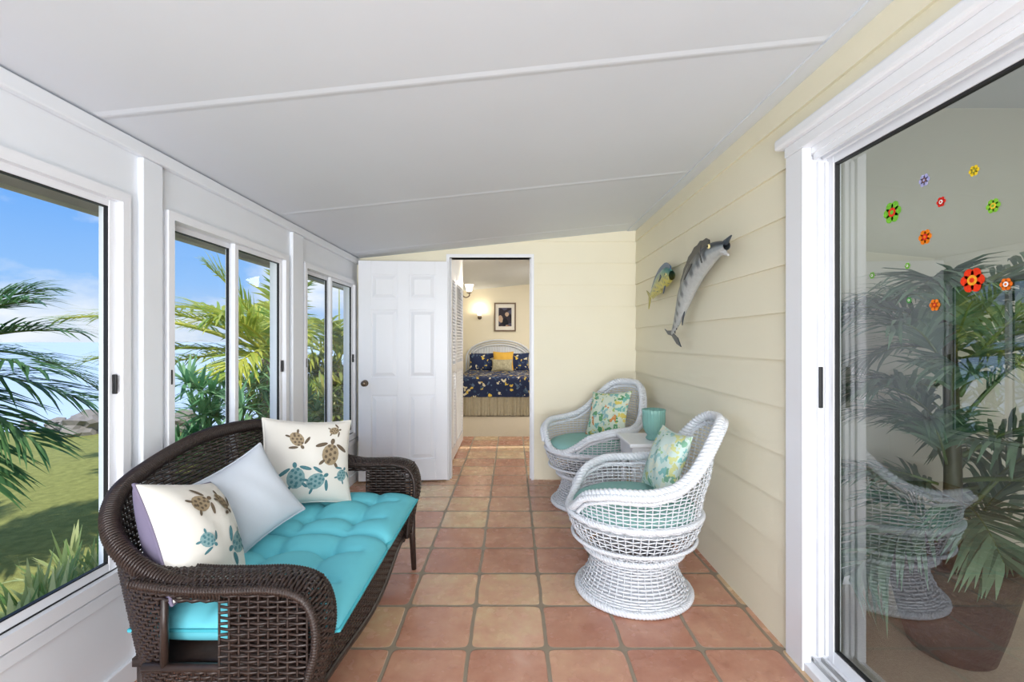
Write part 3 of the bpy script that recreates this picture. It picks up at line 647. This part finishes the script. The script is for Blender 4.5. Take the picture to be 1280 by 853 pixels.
def eye(mb,y,z,x,r):
    for rr,cc,o in ((r,srgb(225,210,150),0),(r*.6,srgb(10,10,12),-.5*r)):
        mbp=[(rr*math.sin(q),rr*math.cos(q)) for q in np.linspace(0,math.pi,8)]
        P=np.array([[ (x+o+b_*.6, y+a*math.cos(w), z+a*math.sin(w)) for w in np.arange(12)*math.pi/6] for a,b_ in mbp]); grid(mb,P,cv=True,col=cc)
def exw(mb,loc,hf,xc):
    T=np.linspace(.2,.62,14); up=[loc(t,hf(t)*.9) for t in T]; tp=[loc(t,hf(t)+.065*math.sin((t-.17)/.5*math.pi)**.6+.008*((i)%2)) for i,t in enumerate(T)]
    fin(mb,up+tp[::-1],xc,srgb(24,28,38))
    fin(mb,[loc(.66,hf(.66)*.8),loc(.74,hf(.74)*.8),loc(.76,.075)],xc,srgb(30,34,44)); fin(mb,[loc(.62,-hf(.62)*.8),loc(.70,-hf(.7)*.8),loc(.75,-.085)],xc,srgb(50,60,70))
    for t in (.8,.85,.9): fin(mb,[loc(t-.01,.01),loc(t+.01,.01),loc(t+.02,.035)],xc,srgb(40,44,52)); fin(mb,[loc(t-.01,-.01),loc(t+.01,-.01),loc(t+.02,-.035)],xc,srgb(40,44,52))
    fin(mb,[loc(.3,-.01),loc(.33,.012),loc(.42,-.03)],xc-.062,srgb(30,36,46))
    fin(mb,[loc(.96,.012),(3.30,1.352),(3.345,1.365),(3.27,1.325),(3.195,1.315),(3.10,1.262),(3.02,1.242),(3.08,1.30),loc(.96,-.012)],xc,srgb(26,46,66))
    tube(mb,[(xc,*loc(.02,.018)),(xc,*(loc(0,.03)+np.array([-.05,.01])))],[.016,.004],8,col=srgb(60,66,74)); tube(mb,[(xc,*loc(.05,-.025)),(xc,*(loc(0,-.045)+np.array([-.02,-.005])))],[.016,.005],8,col=srgb(190,190,190))
    p=loc(.12,.018); eye(mb,p[0],p[1],xc-.042,.013)
    fin(mb,[loc(.19,.05),loc(.21,.0),loc(.19,-.05),loc(.2,-.05),loc(.222,.0),loc(.2,.05)],xc-.052,srgb(30,34,40),.004)
fish('mounted_wahoo_fish',[(2.38,1.755),(2.52,1.755),(2.66,1.728),(2.82,1.66),(2.95,1.56),(3.04,1.46),(3.12,1.385),(3.19,1.33)],[.02,.05,.07,.076,.07,.05,.026,.012],[.018,.036,.046,.048,.042,.028,.016,.008],1.07,cw,exw)
YG=arr(srgb(206,196,90)); TG=arr(srgb(70,140,130))
def cm(t,c):
    s=np.clip((c+.35)/.9,0,1); b_=YG*(1-s)+TG*s; 
    if math.sin(t*60)*math.cos(c*9+t*20)>.75: b_=BL
    return b_
def exm(mb,loc,hf,xc):
    T=np.linspace(.08,.85,16); fin(mb,[loc(t,hf(t)*.9) for t in T]+[loc(t,hf(t)+.04*math.sin((t)/.9*math.pi)**.5) for t in T[::-1]],xc,srgb(50,90,130))
    T=np.linspace(.45,.88,8); fin(mb,[loc(t,-hf(t)*.9) for t in T]+[loc(t,-hf(t)-.022) for t in T[::-1]],xc,srgb(190,180,80))
    fin(mb,[loc(.96,.01),loc(1.0,.03)+np.array([.1,.03]),loc(1,0)+np.array([.045,0]),loc(1.0,-.03)+np.array([.06,-.07]),loc(.96,-.01)],xc,srgb(170,160,60))
    fin(mb,[loc(.25,0),loc(.28,.02),loc(.36,-.02)],xc-.035,srgb(60,80,110)); fin(mb,[loc(.22,-.06),loc(.28,-.065),loc(.34,-.11)],xc-.01,srgb(60,80,110))
    p=loc(.1,.01); eye(mb,p[0],p[1],xc-.03,.01)
fish('mounted_mahi_fish',[(3.24,1.725),(3.36,1.73),(3.5,1.71),(3.64,1.67),(3.74,1.63)],[.032,.07,.063,.036,.012],[.022,.035,.032,.018,.007],1.085,cm,exm)

# ------------------------------------------------------------ plants
def frond(mb,base,d,L,droop,nl,ll,lw,c0,c1,vang=.35,ldroop=.5,t0=.16):
    base=np.array(base,float); d=np.array(d,float); d/=np.linalg.norm(d)
    t=np.linspace(0,1,14); P=base+d*L*t[:,None]; P[:,2]-=droop*L*t**2
    cr=arr(c0)*.9+np.array([.1,.1,0])
    tube(mb,P,np.linspace(.012,.003,14)*L,5,col=np.clip(cr,0,1))
    T=np.gradient(P,axis=0); T/=np.linalg.norm(T,axis=1)[:,None]
    for i in range(nl):
        s=t0+(1-t0)*i/nl; p=np.array([np.interp(s,t,P[:,k]) for k in range(3)]); tg=np.array([np.interp(s,t,T[:,k]) for k in range(3)])
        side=np.cross(tg,[0,0,1]); side/=np.linalg.norm(side)+1e-9; up=np.cross(side,tg)
        for sg in (1,-1):
            le=ll*(.35+.65*math.sin(math.pi*min(1,(s-t0)/(1-t0)*.8+.18)))*random.uniform(.85,1.1)
            a=math.radians(random.uniform(38,56)-s*18); dr_=tg*math.cos(a)+side*sg*math.sin(a)+up*random.uniform(vang-.2,vang+.15); dr_/=np.linalg.norm(dr_)
            q=np.array([0,.35,.7,1.]); C=p+dr_*le*q[:,None]; C[:,2]-=ldroop*le*q**2*random.uniform(.7,1.3)
            wv=np.cross(dr_,up); wv/=np.linalg.norm(wv)+1e-9; ww=lw*np.array([.5,1,.7,.05])
            V=np.concatenate([C-wv*ww[:,None],C+wv*ww[:,None]]); k=random.random(); cc=arr(c0)*(1-k)+arr(c1)*k
            mb.add(V,[(0,1,5,4),(1,2,6,5),(2,3,7,6)],cc)
BIG=1e4
OUT=((-BIG,-BIG,-.17),(-1.93,BIG,BIG))
def palm(name,crown,ground,fr,trunk_r=.09,leafm='leaf',**k):
    root=empty(name); mb=MB()
    for (d,L,dp) in fr: frond(mb,crown,d,L,dp,**k)
    mb.obj('fronds',leafm,root,clip=OUT); mb=MB(); P=catmull([(crown[0]-.1,crown[1]+.05,ground),(crown[0]-.04,crown[1],(ground+crown[2])/2),tuple(crown)],20)
    tube(mb,P,trunk_r*(1+.12*np.sin(np.arange(20)*2.4)),12); mb.obj('trunk','trunk',root); return root
DG,DG2=srgb(54,98,64),srgb(110,152,94); YG1,YG2=srgb(228,224,104),srgb(140,178,78)
palm('coastal_palm',(-3.85,3.0,1.12),-.2,[((1,.1,1.1),1.15,.38),((1,.2,.6),1.15,.32),((1,-.15,.3),1.1,.3),((.9,.5,1.5),1.2,.4),((1,.25,0),1.0,.25),((1,.0,-.35),.95,.2),((.9,-.2,-.75),.95,.1),((.5,1,.6),1.2,.7),((-.6,.5,.9),1.2,.6),((-.8,-.6,.6),1.2,.6),((.3,-1,.8),1.1,.6)],nl=34,ll=.46,lw=.012,c0=DG,c1=DG2,ldroop=.35)
fr=[((-1,-.25,.6),2.6,.32),((-1,.2,1.0),2.3,.42),((-.9,-.6,.35),1.9,.3),((-.5,-.3,1.3),1.8,.3),((-.2,-.8,1.0),1.6,.5),((-1,0,.2),1.8,.3),((.3,-.2,1.3),1.6,.3),((.5,-.7,.8),1.6,.5),((-.5,.5,1),1.7,.4),((-.7,-.7,.85),2.1,.42),((.1,-.9,.4),1.4,.5)]
palm('areca_palm',(-2.9,5.9,1.05),-.2,fr,nl=44,ll=.62,lw=.02,c0=YG1,c1=YG2,ldroop=.35)
fr=[((-.6,-.5,.9),1.8,.4),((.1,-.8,1),1.7,.4),((-.9,0,.8),1.8,.5),((.4,-.6,.9),1.5,.5),((-.2,-.9,.4),1.5,.4),((-.5,-.9,.2),1.4,.3),((0,0,1.3),1.6,.2),((-.1,-1,.05),1.2,.3)]
palm('areca_palm',(-2.75,7.6,.9),-.2,fr,nl=40,ll=.6,lw=.022,c0=YG1,c1=srgb(140,170,80),ldroop=.4)
palm('areca_palm',(-4.4,8.6,1.0),-.2,[((a*.6,b_*.6,.9),1.7,.5) for a,b_ in ((-1,-.5),(1,-.6),(0,-1),(.6,.6),(-.6,.6),(-.3,-.8))],nl=34,ll=.55,lw=.02,c0=YG2,c1=srgb(120,160,80),ldroop=.4)
def rosette(mb,c,n,L,w,c0,c1,el=(5,80),curl=.5):
    for i in range(n):
        az=random.uniform(0,2*math.pi); e=math.radians(random.uniform(*el)); d=np.array([math.cos(az)*math.cos(e),math.sin(az)*math.cos(e),math.sin(e)]); l=L*random.uniform(.7,1.1)
        q=np.array([0,.25,.5,.75,1]); C=np.array(c)+d*l*q[:,None]; C[:,2]-=curl*l*q**2*math.cos(e); sd_=np.array([-math.sin(az),math.cos(az),0]); ww=w*np.array([.6,1,.95,.7,.05])
        V=np.concatenate([C-sd_*ww[:,None],C+sd_*ww[:,None]]); k=random.random(); mb.add(V,[(j,j+1,j+6,j+5) for j in range(4)],arr(c0)*(1-k)+arr(c1)*k)
OUT2=((-BIG,-BIG,-.17),(-1.6,BIG,BIG))
mb=MB()
for i in range(50):
    rosette(mb,(-2.95+random.gauss(0,.3),4.7+random.gauss(0,.35),random.uniform(.05,.92)),22,.30,.017,srgb(90,152,108),srgb(166,208,156),(-10,75),.3)
for i in range(26):
    rosette(mb,(-2.5+random.gauss(0,.2),5.2+random.gauss(0,.3),random.uniform(.0,.7)),18,.28,.016,srgb(96,144,92),srgb(156,186,116),(-10,75),.35)
mb.obj('oleander_shrub','leaf',clip=OUT2)
mb=MB()
for i in range(60):
    rosette(mb,(random.uniform(-3.6,-2.2),6.9+random.gauss(0,.5),random.uniform(-.1,.9)),16,.4,.02,srgb(110,144,80),srgb(190,186,100),(-10,75),.35)
for i in range(50):
    rosette(mb,(random.uniform(-5.0,-2.6),8.8+random.gauss(0,.4),random.uniform(-.1,.5)),14,.4,.022,srgb(110,144,80),srgb(170,180,100),(-10,75),.35)
mb.obj('hedge_shrub','leaf',clip=OUT2)
mb=MB()
for i in range(26):
    rosette(mb,(-2.16+random.gauss(0,.13),2.40+random.gauss(0,.30),-.06),20,.36,.015,srgb(236,234,170),srgb(120,160,90),(20,85),.42)
mb.obj('variegated_groundcover','leaf',clip=OUT2)
def ground(name,x0,x1,y0,y1,z,m,n=40,amp=.02):
    X,Y=np.meshgrid(np.linspace(x0,x1,n),np.linspace(y0,y1,n),indexing='ij'); Z=z+amp*np.sin(X*1.7)*np.cos(Y*1.3)+rng.normal(0,amp*.1,X.shape); mb=MB(); grid(mb,np.stack([X,Y,Z],-1)); return mb.obj(name,m)
ground('lawn',-14,-2.5,-8,7.7,-.2,'grass',80); ground('garden_bed',-2.5,-1.54,-8,12,-.17,'gravel',30,.01)
ground('lawn_side',-5,-1.4,7.7,12,-.21,'grass',20)
box('garden_edging',-2.53,-2.50,-8,7.5,-.22,-.12,'edge')
sea=box('sea',-900,200,8,900,-1.3,-1.2,'sea'); box('shallow',-900,-14,-100,8,-1.3,-1.2,'sea',sea)
mb=MB()
bank=[( -14+i*.4,7.7) for i in range(24)]
grid(mb,[[(x,7.68,-.18) for x,_ in bank],[(x,7.9,-.7) for x,_ in bank],[(x,8.4,-1.25) for x,_ in bank]]); mb.obj('shore_bank','rock')
def rock(c,r):
    me=bpy.data.meshes.new('shore_rock'); import bmesh; bm=bmesh.new(); bmesh.ops.create_icosphere(bm,subdivisions=3,radius=1)
    ph=random.random()*9
    for v in bm.verts:
        p=v.co; k=1+.22*math.sin(3.1*p.x+ph)*math.cos(2.7*p.y+ph)+.12*math.sin(7*p.z+5*p.x+ph)+.06*math.sin(13*p.y+ph*2); v.co=Vector((p.x*r*k,p.y*r*.8*k,p.z*r*.7*k))
    bm.to_mesh(me); bm.free(); me.materials.append(M['rock']); o=bpy.data.objects.new('shore_rock',me); o.location=c; o.rotation_euler=(0,0,ph); scene.collection.objects.link(o)
for (x,y,r) in ((-6.95,7.75,.34),(-6.5,7.9,.3),(-7.5,7.85,.17),(-6.0,7.8,.3),(-5.5,7.9,.3),(-7.95,7.85,.12),(-8.8,8.0,.13)): rock((x,y,-.1),r)
pp_=empty('potted_palm',(1.80,1.96,.012))
mb=MB(); lathe(mb,[(.001,0),(.13,0),(.14,.01),(.17,.12),(.20,.26),(.225,.37),(.235,.38),(.225,.40),(.20,.39),(.19,.34),(.001,.34)],40,rib=.008,nr=30); mb.obj('pot','pot',pp_)
mb=MB()
for k in range(36):
    az=k*2.4; el=random.choice([.1,.4,.8,1.4,2.0]); base=(.04*math.cos(az),.04*math.sin(az),.40+1.1*(k/36))
    L=random.uniform(.7,1.0) if el<1.3 else random.uniform(.75,.95)
    dy=math.sin(az); dx=math.cos(az); 
    if dx<-.2: L*=.6
    if dy>.4: L*=.6
    frond(mb,base,(dx,dy,el),L,.5,30,.32,.010,srgb(66,102,80),srgb(130,160,130),ldroop=.45)
tube(mb,[(0,0,.3),(.01,0,.7),(0,.01,1.5)],[.035,.03,.02],8,col=srgb(90,90,60))
mb.obj('fronds','leaf_in',pp_,clip=((-.49,-BIG,.0),(BIG,.52,2.3)))

# ------------------------------------------------------------ world, lights, camera
w=bpy.data.worlds.new('World'); scene.world=w; w.use_nodes=True; N=w.node_tree.nodes; L=w.node_tree.links; bg=N['Background']
tc=N.new('ShaderNodeTexCoord'); sx=N.new('ShaderNodeSeparateXYZ'); L.new(tc.outputs['Generated'],sx.inputs[0])
cr=N.new('ShaderNodeValToRGB'); L.new(sx.outputs[2],cr.inputs[0]); e=cr.color_ramp.elements
e[0].position=0; e[0].color=srgb(194,212,236); e[1].position=.6; e[1].color=srgb(78,148,238); q=e.new(.1); q.color=srgb(146,192,246); q=e.new(.26); q.color=srgb(102,166,244)
mp=N.new('ShaderNodeMapping'); mp.inputs['Scale'].default_value=(1,1,2.2); mp.inputs['Location'].default_value=(.35,.2,.1); L.new(tc.outputs['Generated'],mp.inputs[0])
nz=N.new('ShaderNodeTexNoise'); nz.inputs['Scale'].default_value=3.2; nz.inputs['Detail'].default_value=7; nz.inputs['Roughness'].default_value=.55; L.new(mp.outputs[0],nz.inputs['Vector'])
mr=N.new('ShaderNodeMapRange'); mr.inputs['From Min'].default_value=.48; mr.inputs['From Max'].default_value=.64; L.new(nz.outputs['Fac'],mr.inputs['Value'])
mx=N.new('ShaderNodeMix'); mx.data_type='RGBA'; L.new(mr.outputs[0],mx.inputs[0]); L.new(cr.outputs[0],mx.inputs[6]); mx.inputs[7].default_value=(.85,.89,.96,1)
L.new(mx.outputs[2],bg.inputs[0]); bg.inputs[1].default_value=1.1
def area(name,loc,tgt,sx_,sy_,E,col=(1,1,1),spread=180):
    l=bpy.data.lights.new(name,'AREA'); l.shape='RECTANGLE'; l.size=sx_; l.size_y=sy_; l.energy=E; l.color=col; l.spread=math.radians(spread); o=bpy.data.objects.new(name,l); o.location=loc
    o.rotation_euler=(Vector(tgt)-Vector(loc)).to_track_quat('-Z','Y').to_euler(); scene.collection.objects.link(o)
sun=bpy.data.lights.new('sun','SUN'); sun.energy=4.2; sun.angle=.03; sun.color=(1,.96,.88); so=bpy.data.objects.new('sun',sun); so.rotation_euler=Vector((-.22,.5,-1)).to_track_quat('-Z','Y').to_euler(); scene.collection.objects.link(so)
area('room_fill',(0,-2.0,1.7),(0,4.0,.9),2.2,.9,58,(.97,.985,1),140)  # added fill light behind the camera, no fixture there
area('bounce_fill',(0,-1.9,.5),(0,4.0,2.2),2.0,.9,42,(.95,.975,1),110)  # added fill aimed at the far ceiling, like a bounced flash
area('ceiling_fill',(0,-1.2,.5),(0,-.2,2.2),1.8,1.2,10,(.95,.975,1))  # added upward fill that brightens the near ceiling, not a fixture
area('bedroom_fill',(1.0,8.3,2.45),(.2,8.6,0),1.2,1.2,66,(1,.95,.88))  # added bedroom fill, kept out of sight above the doorway
area('hall_fill',(.3,5.4,2.3),(.1,5.4,0),.4,.4,10,(1,.95,.88))  # added fill for the hall, no fixture modelled
area('interior_fill',(3.2,.2,2.4),(3.0,.5,0),1.2,1.2,42,(1,.97,.92))  # added fill for the room behind the sliding glass, no fixture
cam=bpy.data.cameras.new('camera'); cam.sensor_width=36; cam.lens=36*597/1280; cam.clip_start=.05; cam.clip_end=2000; co=bpy.data.objects.new('camera',cam); co.location=(0,0,1.28); co.rotation_euler=(math.radians(90),0,0); scene.collection.objects.link(co); scene.camera=co
